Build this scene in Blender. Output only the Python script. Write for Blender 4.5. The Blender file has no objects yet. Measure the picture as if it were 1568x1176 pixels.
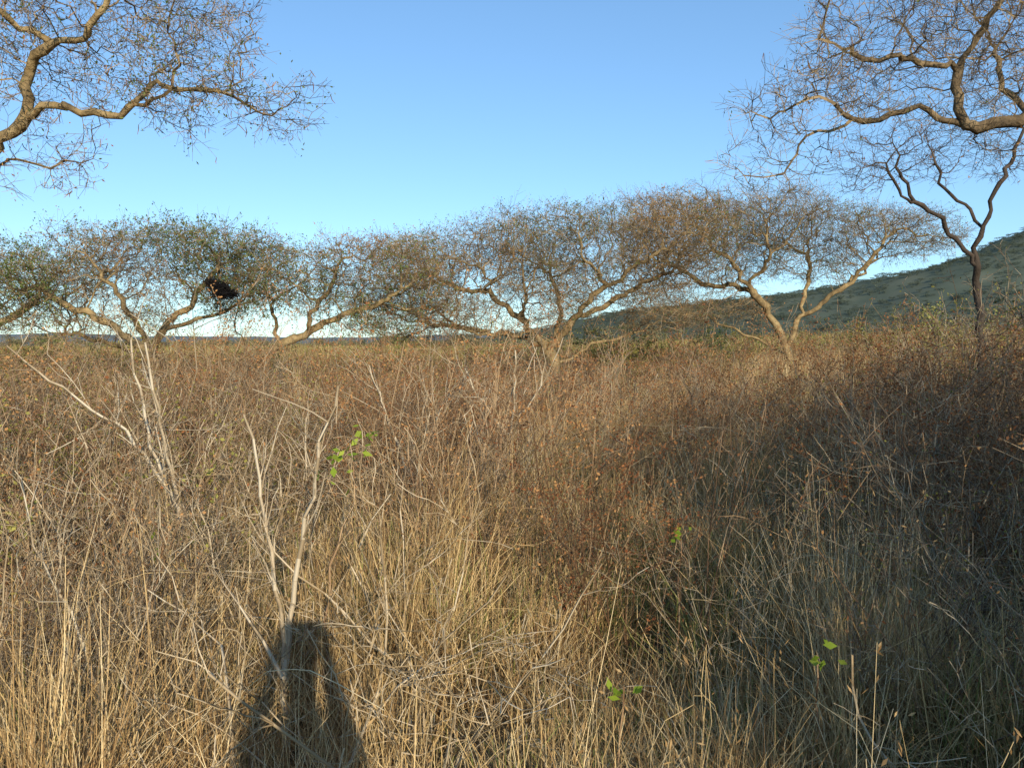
import bpy, math, random, time
import numpy as np
from mathutils import Vector, Matrix, noise
T0=time.time()
rng=np.random.default_rng(11)
sc=bpy.context.scene
COL=sc.collection
SUN_EL=18.5; SUN_AZ=165.3

def sstep(a,b,x):
    t=np.clip((np.asarray(x,float)-a)/(b-a),0,1); return t*t*(3-2*t)
def terr(x,y):
    x=np.asarray(x,float); y=np.asarray(y,float)
    z=0.85*sstep(3.5,20,x)*sstep(4,22,y)
    z=z+0.10*np.sin(x*0.31+1.3)*np.sin(y*0.23)*sstep(4,12,np.hypot(x,y))
    z=z*(1-0.6*sstep(60,200,np.hypot(x,y)))
    return z
def nzv(P,s=1.0,off=0.0,zs=1.0):
    return np.array([noise.noise(Vector((a*s+off,b*s+off,c*s*zs))) for a,b,c in P])
def norm(a):
    return a/np.maximum(np.linalg.norm(a,axis=-1,keepdims=True),1e-9)

# ------------------------------------------------------------------ materials
def mat(name, cols, trans=0.0, objvar=0.0, nscale=0, rough=0.8, bump=0, gloss=0.0, world=0.0):
    m=bpy.data.materials.new(name); m.use_nodes=True
    nt=m.node_tree; N=nt.nodes; L=nt.links; N.clear()
    out=N.new('ShaderNodeOutputMaterial')
    at=N.new('ShaderNodeAttribute'); at.attribute_name='rnd'
    rp=N.new('ShaderNodeValToRGB')
    el=rp.color_ramp.elements
    n=len(cols)
    el[0].position=0; el[0].color=(*cols[0],1); el[1].position=1; el[1].color=(*cols[-1],1)
    for i in range(1,n-1):
        e=el.new(i/(n-1)); e.color=(*cols[i],1)
    fac=at.outputs['Fac']
    tc=N.new('ShaderNodeTexCoord')
    if nscale:
        tx=N.new('ShaderNodeTexNoise'); tx.inputs['Scale'].default_value=nscale; tx.inputs['Detail'].default_value=6
        L.new(tc.outputs['Object'],tx.inputs['Vector'])
        mx=N.new('ShaderNodeMath'); mx.operation='MULTIPLY_ADD'; mx.inputs[1].default_value=1.6; mx.inputs[2].default_value=-0.8
        L.new(tx.outputs['Fac'],mx.inputs[0])
        ad=N.new('ShaderNodeMath'); ad.operation='ADD'; ad.use_clamp=True
        L.new(mx.outputs[0],ad.inputs[0]); L.new(fac,ad.inputs[1]); fac=ad.outputs[0]
    if world:
        ge=N.new('ShaderNodeNewGeometry'); tw=N.new('ShaderNodeTexNoise'); tw.inputs['Scale'].default_value=0.6; tw.inputs['Detail'].default_value=2
        L.new(ge.outputs['Position'],tw.inputs['Vector'])
        mw=N.new('ShaderNodeMath'); mw.operation='MULTIPLY_ADD'; mw.inputs[1].default_value=world*2.6; mw.inputs[2].default_value=-world*1.3
        L.new(tw.outputs['Fac'],mw.inputs[0])
        aw=N.new('ShaderNodeMath'); aw.operation='ADD'; aw.use_clamp=True
        L.new(mw.outputs[0],aw.inputs[0]); L.new(fac,aw.inputs[1]); fac=aw.outputs[0]
    L.new(fac,rp.inputs['Fac'])
    colo=rp.outputs['Color']
    if objvar:
        oi=N.new('ShaderNodeObjectInfo'); hs=N.new('ShaderNodeHueSaturation')
        mr=N.new('ShaderNodeMapRange'); mr.inputs['To Min'].default_value=1-objvar; mr.inputs['To Max'].default_value=1+objvar
        L.new(oi.outputs['Random'],mr.inputs['Value']); L.new(mr.outputs[0],hs.inputs['Value'])
        L.new(colo,hs.inputs['Color']); colo=hs.outputs['Color']
    if trans>0:
        d=N.new('ShaderNodeBsdfDiffuse'); t=N.new('ShaderNodeBsdfTranslucent'); x=N.new('ShaderNodeMixShader')
        x.inputs[0].default_value=trans
        L.new(colo,d.inputs[0]); L.new(colo,t.inputs[0]); L.new(d.outputs[0],x.inputs[1]); L.new(t.outputs[0],x.inputs[2])
        L.new(x.outputs[0],out.inputs[0])
    elif gloss>0:
        d=N.new('ShaderNodeBsdfPrincipled'); d.inputs['Roughness'].default_value=rough; d.inputs['Specular IOR Level'].default_value=gloss
        L.new(colo,d.inputs['Base Color']); L.new(d.outputs[0],out.inputs[0])
    else:
        d=N.new('ShaderNodeBsdfDiffuse'); L.new(colo,d.inputs[0]); L.new(d.outputs[0],out.inputs[0])
    if bump:
        bt=N.new('ShaderNodeTexNoise'); bt.inputs['Scale'].default_value=bump; bt.inputs['Detail'].default_value=8
        L.new(tc.outputs['Object'],bt.inputs['Vector'])
        bn=N.new('ShaderNodeBump'); bn.inputs['Strength'].default_value=0.8; bn.inputs['Distance'].default_value=0.03
        L.new(bt.outputs['Fac'],bn.inputs['Height']); L.new(bn.outputs[0],d.inputs['Normal'])
    return m

M_straw=mat('straw',[(0.30,0.19,0.078),(0.56,0.385,0.17),(0.76,0.56,0.28),(0.88,0.73,0.46)],world=0.35)
M_strawb=mat('brown_straw',[(0.13,0.075,0.034),(0.32,0.195,0.085),(0.52,0.35,0.165)],world=0.35)
M_greeng=mat('green_grass',[(0.11,0.14,0.035),(0.25,0.27,0.075),(0.44,0.41,0.15)],world=0.2)
M_twig=mat('weed_twig',[(0.13,0.075,0.042),(0.31,0.19,0.105),(0.54,0.38,0.22)],world=0.35)
M_rust=mat('rust_leaf',[(0.18,0.065,0.03),(0.32,0.135,0.055),(0.44,0.24,0.10)])
M_grey=mat('grey_twig',[(0.14,0.10,0.07),(0.29,0.22,0.145),(0.54,0.44,0.30)],world=0.35)
M_olive=mat('olive_leaf',[(0.12,0.115,0.03),(0.24,0.22,0.055),(0.36,0.33,0.09)])
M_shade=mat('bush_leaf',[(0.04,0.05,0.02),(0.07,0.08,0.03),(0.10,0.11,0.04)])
VEG=[M_straw,M_strawb,M_greeng,M_twig,M_rust,M_grey,M_olive,M_shade]
M_bark=mat('acacia_bark',[(0.09,0.065,0.038),(0.28,0.20,0.10),(0.52,0.39,0.20)],nscale=7,bump=30)
M_barkd=mat('dark_bark',[(0.06,0.046,0.034),(0.17,0.125,0.075),(0.38,0.28,0.16)],nscale=8,bump=30)
M_barkt=mat('bare_tree_bark',[(0.035,0.03,0.026),(0.075,0.058,0.045),(0.14,0.105,0.08)],nscale=6,bump=25)
M_ttwig=mat('acacia_twig',[(0.08,0.058,0.036),(0.20,0.145,0.082),(0.46,0.34,0.19)])
M_dtwig=mat('bare_tree_twig',[(0.06,0.045,0.035),(0.11,0.08,0.055),(0.18,0.13,0.09)])
M_lgreen=mat('acacia_leaf',[(0.065,0.10,0.032),(0.13,0.175,0.055),(0.24,0.28,0.09)],trans=0.2)
M_lbrown=mat('dry_leaf',[(0.20,0.09,0.035),(0.33,0.165,0.065),(0.42,0.26,0.10)])
M_pale=mat('pale_stem',[(0.34,0.26,0.16),(0.50,0.40,0.27),(0.64,0.55,0.40)],nscale=8)
M_stem=mat('woody_stem',[(0.28,0.20,0.11),(0.46,0.35,0.21),(0.66,0.54,0.37)],nscale=4)
M_fresh=mat('fresh_leaf',[(0.18,0.27,0.03),(0.30,0.40,0.05),(0.45,0.52,0.08)],trans=0.3)
M_black=mat('nest_twig',[(0.010,0.010,0.012),(0.022,0.020,0.020),(0.04,0.034,0.03)])
M_far=mat('hazed_distant_foliage',[(0.10,0.11,0.06),(0.18,0.17,0.09),(0.27,0.23,0.12)],objvar=0.3)  # olive dulled with distance haze mixed into the colour
M_farh=mat('hazed_hill_foliage',[(0.060,0.082,0.068),(0.088,0.11,0.082),(0.125,0.14,0.10)],objvar=0.2)  # grey-green of the hill scrub includes painted aerial haze

# ------------------------------------------------------------------ mesh accumulation
class Geo:
    def __init__(s): s.V=[];s.F=[];s.M=[];s.R=[];s.n=0
    def add(s,V,F,m,r):
        V=np.asarray(V,float).reshape(-1,3); F=np.asarray(F,int).reshape(-1,4)
        if len(V)==0: return
        s.V.append(V); s.F.append(F+s.n); s.n+=len(V)
        s.M.append(np.full(len(F),m,int) if np.isscalar(m) else m)
        s.R.append(np.full(len(V),r) if np.isscalar(r) else r)
    def prisms(s,P0,P1,r0,r1,m,r=None):
        P0=np.asarray(P0,float).reshape(-1,3);P1=np.asarray(P1,float).reshape(-1,3); n=len(P0)
        if n==0: return
        r0=np.broadcast_to(np.asarray(r0,float),(n,)); r1=np.broadcast_to(np.asarray(r1,float),(n,))
        d=norm(P1-P0)
        ref=np.where(np.abs(d[:,2:3])>0.9,np.array([[1.0,0,0]]),np.array([[0,0,1.0]]))
        u=norm(np.cross(d,ref)); v=np.cross(d,u)
        V=np.zeros((n,6,3))
        for k in range(3):
            a=2*math.pi*k/3
            o=math.cos(a)*u+math.sin(a)*v
            V[:,k]=P0+o*r0[:,None]; V[:,3+k]=P1+o*r1[:,None]
        b=np.arange(n)[:,None,None]*6
        q=np.array([[0,1,4,3],[1,2,5,4],[2,0,3,5]])[None]
        if r is None: r=rng.random(n)
        r=np.broadcast_to(r,(n,))
        s.add(V,b+q,m,np.repeat(r,6))
    def leaves(s,C,l,w,m,up=0.0,r=None):
        C=np.asarray(C,float).reshape(-1,3); n=len(C)
        if n==0: return
        a=norm(rng.normal(size=(n,3))+np.array([0,0,up])); b=norm(np.cross(a,rng.normal(size=(n,3))))
        l=(l*(0.6+0.8*rng.random(n)))[:,None]/2; w=(w*(0.6+0.8*rng.random(n)))[:,None]/2
        V=np.stack([C-a*l,C+b*w,C+a*l,C-b*w],1)
        if r is None: r=rng.random(n)
        s.add(V,np.arange(n)[:,None]*4+np.arange(4)[None],m,np.repeat(r,4))
    def pack(s):
        s.V=[np.concatenate(s.V)];s.F=[np.concatenate(s.F)];s.M=[np.concatenate(s.M)];s.R=[np.concatenate(s.R)]
        return s
    def place(s,p,x,y,z,sx,sz,rot,tx=0,ty=0,dr=0.0):
        V=p.V[0]*np.array([sx,sx,sz])
        V=V+np.stack([V[:,2]*tx,V[:,2]*ty,np.zeros(len(V))],1)
        c,q=math.cos(rot),math.sin(rot)
        W=np.stack([V[:,0]*c-V[:,1]*q+x,V[:,0]*q+V[:,1]*c+y,V[:,2]+z],1)
        s.V.append(W);s.F.append(p.F[0]+s.n);s.n+=len(W);s.M.append(p.M[0]);s.R.append(np.clip(p.R[0]+dr,0,1))
    def mesh(s,name,mats,smooth=False):
        s.pack(); V,F,Mi,R=s.V[0],s.F[0],s.M[0],s.R[0]
        me=bpy.data.meshes.new(name)
        me.vertices.add(len(V)); me.vertices.foreach_set('co',V.ravel())
        me.loops.add(F.size); me.loops.foreach_set('vertex_index',F.ravel().astype(np.int32))
        me.polygons.add(len(F)); me.polygons.foreach_set('loop_start',(np.arange(len(F))*4).astype(np.int32))
        for m in mats: me.materials.append(m)
        me.polygons.foreach_set('material_index',Mi.astype(np.int32))
        if smooth: me.polygons.foreach_set('use_smooth',np.ones(len(F),bool))
        a=me.attributes.new('rnd','FLOAT','POINT'); a.data.foreach_set('value',R.astype(np.float32))
        me.update()
        return me
def obj(name,me,loc=(0,0,0),link=True):
    o=bpy.data.objects.new(name,me); o.location=loc
    if link: COL.objects.link(o)
    return o

# ------------------------------------------------------------------ grass blades
def blades(g,n,R,h0,h1,w,lean,droop,m,K=4,center=(0,0),wander=0.45,seed=0.0,seedm=None,azb=None,tv=0.5,hs=1.0,z0=0.0,kink=0.16):
    n=int(n)
    if n<1: return
    rr=R*np.sqrt(rng.random(n)); an=rng.random(n)*2*math.pi
    x=center[0]+rr*np.cos(an); y=center[1]+rr*np.sin(an)
    az=an+rng.normal(size=n)*1.0
    if azb is not None: az=np.where(rng.random(n)<0.6,azb+rng.normal(size=n)*0.5,az)
    H=(h0+(h1-h0)*rng.random(n))*hs
    th=np.abs(rng.normal(size=n))*lean; dr=droop*rng.random(n)**1.4
    p=np.stack([x,y,np.full(n,z0)-0.02],1)
    wa=rng.random(n)*2*math.pi; wd=np.stack([np.cos(wa),np.sin(wa),np.zeros(n)],1)
    ww=w*(0.55+0.9*rng.random(n))
    V=np.zeros((n,K+1,2,3)); kk=np.zeros(n)
    for k in range(K+1):
        t=k/K
        tw=(ww*(1-0.75*t)/2)[:,None]
        V[:,k,0]=p-wd*tw; V[:,k,1]=p+wd*tw
        if k<K:
            kk=kk+rng.normal(size=n)*kink
            ang=th+dr*(t+0.15)**1.3+kk
            az=az+rng.normal(size=n)*wander
            p=p+(H/K)[:,None]*np.stack([np.sin(ang)*np.cos(az),np.sin(ang)*np.sin(az),np.cos(ang)],1)
            p[:,2]=np.maximum(p[:,2],z0+0.02)
    b=np.arange(n)[:,None,None]*(2*(K+1)); k=np.arange(K)[None,:,None]*2
    F=b+k+np.array([0,1,3,2])[None,None]
    r=np.clip(0.5*rng.random(n)+0.5*tv,0,1)
    g.add(V,F,m,np.repeat(r,2*(K+1)))
    if seed>0:
        sel=rng.random(n)<seed
        c=p[sel]
        for j in range(4):
            g.leaves(c+rng.normal(size=c.shape)*np.array([0.012,0.012,0.03])-np.array([0,0,0.02*j]),0.026,0.006,seedm if seedm is not None else m,up=1.5)

def tuft(g,kind,x,y,z0=0.0,hs=1.0,tv=0.5,dm=1.0):
    c=(x,y); a=rng.random()*6.28
    kw=dict(center=c,tv=tv,hs=hs,z0=z0)
    if kind==0:
        blades(g,86*dm,0.14,0.30,0.85,0.0046,0.34,1.4,0,**kw)
        blades(g,32*dm,0.18,0.2,0.6,0.0058,0.5,1.5,1,**kw)
        blades(g,8*dm,0.2,0.7,1.05,0.0036,0.18,0.6,0,seed=0.8,seedm=1,**kw)
    elif kind==1:
        blades(g,100*dm,0.20,0.3,0.8,0.0050,0.9,2.0,0,azb=a,**kw)
        blades(g,40*dm,0.22,0.2,0.5,0.0060,0.8,1.5,1,azb=a+.5,**kw)
        blades(g,18*dm,0.22,0.2,0.45,0.0060,0.5,1.5,2,**kw)
    elif kind==2:
        blades(g,66*dm,0.15,0.3,0.65,0.0062,0.45,1.5,2,**kw)
        blades(g,46*dm,0.17,0.3,0.75,0.0050,0.35,1.2,0,**kw)
    elif kind==3:
        blades(g,75*dm,0.15,0.4,0.9,0.0043,0.32,0.9,1,**kw)
        blades(g,35*dm,0.18,0.3,0.7,0.0048,0.4,1.3,0,**kw)

# ------------------------------------------------------------------ twiggy growth
def grow(S,LP,p,d,L,r,lev,steps,branch,jit,upb,maxlev):
    p=np.array(p,float); d=norm(np.array(d,float)); sl=L/steps
    for i in range(steps):
        d=norm(d+rng.normal(size=3)*jit+np.array([0,0,upb]))
        q=p+d*sl; r1=r*(1-0.6/steps)
        S.append((p,q,r,r1)); p=q; r=r1
        if lev<maxlev and (i>0 or lev>0) and rng.random()<branch:
            for _ in range(1 if rng.random()<0.7 else 2):
                dd=norm(d*0.9+rng.normal(size=3)*0.65)
                grow(S,LP,p,dd,L*(0.35+0.3*rng.random())*(1-0.4*i/steps),r*0.62,lev+1,max(2,steps-2),branch,jit*1.1,upb,maxlev)
        if lev>=maxlev-1: LP.append(p.copy())
def shrub(nst,H,spread,r,steps,branch,jit,upb,maxlev,m,lm,leafn=0,leafsz=(0.02,0.01),R=0.12,leafsel=1.0,rmin=0.0):
    g=Geo();S=[];LP=[]
    for i in range(nst):
        a=rng.random()*2*math.pi; rr=R*math.sqrt(rng.random())
        d=(math.cos(a)*spread*rng.random()*1.3,math.sin(a)*spread*rng.random()*1.3,1)
        grow(S,LP,(rr*math.cos(a),rr*math.sin(a),-0.03),d,H*(0.65+0.45*rng.random()),r,0,steps,branch,jit,upb,maxlev)
    P0=np.array([s[0] for s in S]);P1=np.array([s[1] for s in S])
    g.prisms(P0,P1,np.maximum([s[2] for s in S],rmin),np.maximum([s[3] for s in S],rmin*0.8),m)
    if leafn and LP:
        LP=np.array(LP); LP=LP[rng.random(len(LP))<leafsel]
        C=np.repeat(LP,leafn,0); C=C+rng.normal(size=C.shape)*0.02
        g.leaves(C,leafsz[0],leafsz[1],lm)
    return g.pack()
W_=[]
for i in range(3): W_.append(shrub(6,1.15,0.36,0.0042,7,0.52,0.15,0.09,2,3,4,leafn=1,leafsz=(0.017,0.009),leafsel=0.45,R=0.12,rmin=0.0014))
for i in range(2): W_.append(shrub(8,1.0,0.46,0.0038,6,0.55,0.16,0.07,2,5,1,leafn=1,leafsz=(0.015,0.006),leafsel=0.5,R=0.1,rmin=0.0014))
W_.append(shrub(6,1.25,0.28,0.0042,7,0.48,0.12,0.12,2,3,4,leafn=5,leafsz=(0.017,0.010),leafsel=0.6,R=0.08,rmin=0.0014))
B_=[]
for i in range(2): B_.append(shrub(8,1.6,0.6,0.010,8,0.58,0.18,0.07,3,5,6,leafn=1,leafsz=(0.022,0.013),leafsel=0.25,R=0.3,rmin=0.0018))
for i in range(2): B_.append(shrub(8,1.5,0.55,0.0085,8,0.55,0.17,0.08,3,3,6,leafn=1,leafsz=(0.028,0.016),leafsel=0.6,R=0.35,rmin=0.0017))
for i in range(2): B_.append(shrub(8,1.5,0.55,0.009,8,0.57,0.18,0.08,3,3,4,leafn=1,leafsz=(0.022,0.012),leafsel=0.5,R=0.3,rmin=0.0018))
WM=[shrub(5,1.2,0.38,0.006,6,0.45,0.15,0.1,2,m,l,leafn=1,leafsz=(0.035,0.018),leafsel=0.5,R=0.15,rmin=0.0028) for m,l in ((3,4),(5,1),(3,6))]
BM=[shrub(6,1.6,0.6,0.012,7,0.52,0.18,0.08,2,m,l,leafn=2,leafsz=(0.042,0.025),leafsel=0.7,R=0.4,rmin=0.0034) for m,l in ((5,6),(3,6),(3,4),(5,4))]
print('protos',round(time.time()-T0,1),[len(o.F[0]) for o in W_+B_+WM+BM])

# ------------------------------------------------------------------ instancing through geometry nodes
def scatter(name,pos,rot,scl,idx,meshes):
    n=len(pos); me=bpy.data.meshes.new(name); me.vertices.add(n)
    me.vertices.foreach_set('co',np.asarray(pos,float).ravel())
    a=me.attributes.new('rot','FLOAT_VECTOR','POINT'); a.data.foreach_set('vector',np.asarray(rot).ravel().astype(np.float32))
    a=me.attributes.new('scl','FLOAT_VECTOR','POINT'); a.data.foreach_set('vector',np.asarray(scl).ravel().astype(np.float32))
    a=me.attributes.new('pid','INT','POINT'); a.data.foreach_set('value',np.asarray(idx,np.int32))
    c=bpy.data.collections.new(name+'_kinds')
    for k,p in enumerate(meshes):
        q=bpy.data.objects.new('%s_kind_%02d'%(name,k),p); c.objects.link(q)
    ng=bpy.data.node_groups.new(name+'_scatter','GeometryNodeTree')
    ng.interface.new_socket('Geometry',in_out='INPUT',socket_type='NodeSocketGeometry')
    ng.interface.new_socket('Geometry',in_out='OUTPUT',socket_type='NodeSocketGeometry')
    N=ng.nodes;L=ng.links
    gi=N.new('NodeGroupInput');go=N.new('NodeGroupOutput')
    ci=N.new('GeometryNodeCollectionInfo'); ci.inputs['Collection'].default_value=c
    ci.inputs['Separate Children'].default_value=True; ci.inputs['Reset Children'].default_value=True
    ip=N.new('GeometryNodeInstanceOnPoints'); ip.inputs['Pick Instance'].default_value=True
    def na(nm,t):
        x=N.new('GeometryNodeInputNamedAttribute'); x.data_type=t; x.inputs['Name'].default_value=nm; return x.outputs['Attribute']
    e2r=N.new('FunctionNodeEulerToRotation'); L.new(na('rot','FLOAT_VECTOR'),e2r.inputs[0])
    L.new(gi.outputs[0],ip.inputs['Points']); L.new(ci.outputs[0],ip.inputs['Instance'])
    L.new(na('pid','INT'),ip.inputs['Instance Index']); L.new(e2r.outputs[0],ip.inputs['Rotation'])
    L.new(na('scl','FLOAT_VECTOR'),ip.inputs['Scale']); L.new(ip.outputs[0],go.inputs[0])
    o=obj(name,me); md=o.modifiers.new('scatter','NODES'); md.node_group=ng
    return o

# ------------------------------------------------------------------ cells: coarse far away, fine close
HALF=math.radians(42)
def vis(x,y,s):
    d=math.hypot(x,y); m=s*0.75
    if d<m+1.5: return True
    return abs(math.atan2(x,y))<HALF+math.atan2(m,d)
far_c=[];mid_c=[];near_c=[];uni_c=[]
for i in range(-15,16):
    for j in range(-1,16):
        x,y=i*12.0,j*12.0+6; d=math.hypot(x,y)
        if d>185 or not vis(x,y,12): continue
        if d>40: far_c.append((x,y)); continue
        for a in (-4,0,4):
            for b in (-4,0,4):
                x2,y2=x+a,y+b; d2=math.hypot(x2,y2)
                if not vis(x2,y2,4) or y2<-4.5: continue
                if d2>12: mid_c.append((x2,y2)); continue
                for e in (-1,1):
                    for f in (-1,1):
                        x3,y3=x2+e,y2+f; d3=math.hypot(x3,y3)
                        if not vis(x3,y3,2): continue
                        (near_c if d3>5.6 else uni_c).append((x3,y3))
print('cells',len(far_c),len(mid_c),len(near_c),len(uni_c))
def slope_rot(x,y,s,k):
    dx=float(terr(x+s,y)-terr(x-s,y))/(2*s); dy=float(terr(x,y+s)-terr(x,y-s))/(2*s)
    R=Matrix.Rotation(math.atan(dy),3,'X')@Matrix.Rotation(-math.atan(dx),3,'Y')@Matrix.Rotation(k,3,'Z')
    return tuple(R.to_euler())
def lane(x,y): return math.exp(-((x-(0.12*y+0.3))/(0.6+0.05*y))**2)
def hfield(x,y):   # tall stands and grazed hollows
    return max(noise.noise(Vector((x*0.55+3.1,y*0.55,12))),-0.22)

g=Geo()
for (cx,cy) in uni_c:
    for _ in range(int(4*23)):
        x=cx+rng.uniform(-1,1);y=cy+rng.uniform(-1,1)
        d=math.hypot(x,y)
        if y<0.25 and math.hypot(x,y+0.3)<0.6: continue
        if d<1.25 and y>-0.2: continue
        if y<-0.3 and rng.random()<0.6: continue
        if abs(math.atan2(x,y))>math.radians(46) and rng.random()<0.6: continue
        v=noise.noise(Vector((x*1.2,y*1.2,1)))
        v2=noise.noise(Vector((x*0.7+9,y*0.7,4)))
        v3=noise.noise(Vector((x*2.3,y*2.3,7)))
        if v3<-0.20 and rng.random()<.8: continue
        pr=np.array([0.22+v*0.8,0.38-v*0.7,0.22-v2*0.6,0.20+v2*0.5]); pr=np.clip(pr,0.02,1); pr/=pr.sum()
        hs=0.74+0.7*v+0.75*hfield(x,y)+0.30*rng.random(); hs*=0.78 if d<2.2 else 1
        tuft(g,rng.choice(4,p=pr),x,y,hs=min(max(hs,.45),1.3),tv=np.clip(0.5+0.9*v2+0.35*rng.normal(),0,1))
print('unique verts',g.n)
obj('dry_grass',g.mesh('dry_grass',VEG))
nearM=[]
for v in range(5):
    g=Geo()
    for _ in range(4*18):
        x=rng.uniform(-1,1);y=rng.uniform(-1,1)
        n1=noise.noise(Vector((x*1.3+v*7,y*1.3,1))); n2=noise.noise(Vector((x*0.9+v*7,y*.9,8)))
        pr=np.array([0.32+n1*0.7,0.24-n1*0.6,0.16-n2*0.4,0.28+n2*0.4]); pr=np.clip(pr,0.02,1); pr/=pr.sum()
        tuft(g,rng.choice(4,p=pr),x,y,hs=min(max(0.80+0.8*n1+0.3*rng.random(),.4),1.35),tv=np.clip(0.5+0.9*n2+0.35*rng.normal(),0,1),dm=0.85)
    nearM.append(g.mesh('grass_patch',VEG))
print('near patch polys',len(nearM[0].polygons))
def place_cells(name,cells,meshes,s,hfun):
    pos=[];rot=[];scl=[];idx=[]
    for (x,y) in cells:
        pos.append((x,y,float(terr(x,y)))); rot.append(slope_rot(x,y,s/2,rng.integers(0,4)*math.pi/2))
        h=hfun(x,y); scl.append((1.0,1.0,h)); idx.append(rng.integers(0,len(meshes)))
    return scatter(name,pos,rot,scl,idx,meshes)
place_cells('dry_grass',near_c,nearM,2,lambda x,y:min(max(0.94+0.7*hfield(x,y),.7),1.25))
midM=[]
for v in range(3):
    g=Geo()
    for _ in range(16*8):
        x=rng.uniform(-2,2);y=rng.uniform(-2,2); tv=rng.random(); hs=0.65+0.6*rng.random(); kw=dict(center=(x,y),tv=tv,hs=hs,K=3)
        t=rng.random()
        blades(g,45 if t<.6 else 22,0.28,0.45,1.0,0.010,0.25,1.0,0,**kw)
        blades(g,35 if t<.6 else 55,0.28,0.4,0.95,0.010,0.3,0.9,1,**kw)
        if t>.65: blades(g,34,0.28,0.4,0.8,0.010,0.3,0.9,2,**kw)
    midM.append(g.mesh('grass_patch_mid',VEG))
place_cells('dry_grass',mid_c,midM,4,lambda x,y:0.98+0.45*noise.noise(Vector((x*0.3,y*0.3,2))))
farM=[]
for v in range(2):
    g=Geo()
    for _ in range(120):
        x=rng.uniform(-6,6);y=rng.uniform(-6,6); kw=dict(center=(x,y),tv=rng.random(),K=2,hs=0.7+0.8*rng.random())
        for m,n in ((0,14),(1,44),(2,36),(6,14)): blades(g,n,0.9,0.5,1.2,0.035,0.3,0.7,m,**kw)
    farM.append(g.mesh('grass_patch_far',VEG))
place_cells('dry_grass',far_c,farM,12,lambda x,y:1.0+0.1*rng.random())

# ------------------------------------------------------------------ brush
def wedge(d0,d1,dens,half=42):
    h=math.radians(half); n=int(h*(d1*d1-d0*d0)*dens)
    r=np.sqrt(d0*d0+(d1*d1-d0*d0)*rng.random(n)); a=(rng.random(n)*2-1)*h
    return r*np.sin(a), r*np.cos(a)
g=Geo()
X,Y=wedge(1.9,12,5.8)
cnt=0
for x,y in zip(X,Y):
    d=math.hypot(x,y); az=math.atan2(x,y); v=noise.noise(Vector((x*.8+5,y*.8,2)))
    p=0.46+2.0*v+0.40*float(sstep(3,7,d))-0.75*lane(x,y)
    if d<3.0: p*=0.5
    if rng.random()>p: continue
    if az>0.22: k=rng.choice([3,4,5,4,0,5])
    elif az<-.2: k=rng.choice([0,1,2,3,4,4,3,5])
    else: k=rng.choice([0,1,2,5,3,5])
    s=(0.66+0.5*rng.random()+0.15*float(sstep(3,8,d)))*(1+.35*v); s*=0.8 if d<2.8 else 1
    g.place(W_[k],x,y,float(terr(x,y)),s,s,rng.random()*6.28,rng.normal()*.18,rng.normal()*.18,dr=rng.normal()*.28); cnt+=1
print('weeds',cnt,g.n); obj('dry_weeds',g.mesh('dry_weeds',VEG))
g=Geo(); X,Y=wedge(4.2,12,0.8); cnt=0
for x,y in zip(X,Y):
    d=math.hypot(x,y); az=math.atan2(x,y); v=noise.noise(Vector((x*.4+9,y*.4,2)))
    if rng.random()>0.55+0.9*v-1.0*lane(x,y)+0.35*(az>.28)+0.2*(az<-.25): continue
    k=rng.choice([2,3,0,2,4]) if az<-.1 else (rng.choice([4,5,3,1]) if az<.25 else rng.choice([0,1,5,4,5]))
    s=0.60+0.42*rng.random()+0.12*float(sstep(5,11,d))
    g.place(B_[k],x,y,float(terr(x,y)),s,s,rng.random()*6.28,rng.normal()*.06,rng.normal()*.06,dr=rng.normal()*.2); cnt+=1
for x,y,s,k in ((2.6,4.3,.80,5),(3.2,5.2,.95,0),(3.9,5.4,1.05,5),(4.2,6.6,1.1,1),(3.5,6.6,.9,5),(4.9,7.2,1.2,4),(2.2,3.3,.65,0),(2.9,3.7,.85,5),(4.6,8.6,1.2,1),(5.6,8.2,1.25,0),(1.9,2.6,.55,5),(3.0,4.6,.9,4),
                (2.3,4.0,.7,1),(2.7,5.4,.85,4),(1.7,3.1,.55,1),(2.2,5.2,.7,5),(3.4,4.5,.95,4),(3.0,6.0,.9,1),(2.0,2.2,.5,4),
                (-2.6,4.2,.7,4),(-3.3,5.3,.85,2),(-2.2,5.2,.75,3),(-4.0,6.3,.95,2),(-2.9,3.6,.6,0),(-1.6,5.6,.7,0),(-2.0,3.4,.5,5),(-.9,4.6,.6,0),(-.4,5.4,.6,4),(-1.9,2.6,.42,1)):
    g.place(B_[k],x,y,float(terr(x,y)),s,s,rng.random()*6.28,0,0,dr=-.15); cnt+=1
print('shrubs',cnt,g.n); obj('dry_shrubs',g.mesh('dry_shrubs',VEG))
zoneM=[];ZW={'L':([0,2,2,1],[1,1,2,0]),'C':([0,0,1,2],[2,2,3,1]),'R':([1,1,2,0],[0,2,3,1]),'P':([1,0],[3])}
for zn,(ws,bs) in ZW.items():
    for v in range(2):
        g=Geo()
        for _ in range(28 if zn!='P' else 10):
            s=0.65+0.65*rng.random(); g.place(WM[rng.choice(ws)],rng.uniform(-2,2),rng.uniform(-2,2),0,s,s,rng.random()*6.28,rng.normal()*.1,rng.normal()*.1,dr=rng.normal()*.25)
        for _ in range((7 if zn!='P' else 1)):
            s=0.6+0.58*rng.random(); g.place(BM[rng.choice(bs)],rng.uniform(-1.8,1.8),rng.uniform(-1.8,1.8),0,s,s,rng.random()*6.28,0,0,dr=rng.normal()*.25)
        zoneM.append(g.mesh('brush_patch',VEG))
pos=[];rot=[];scl=[];idx=[]
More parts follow.
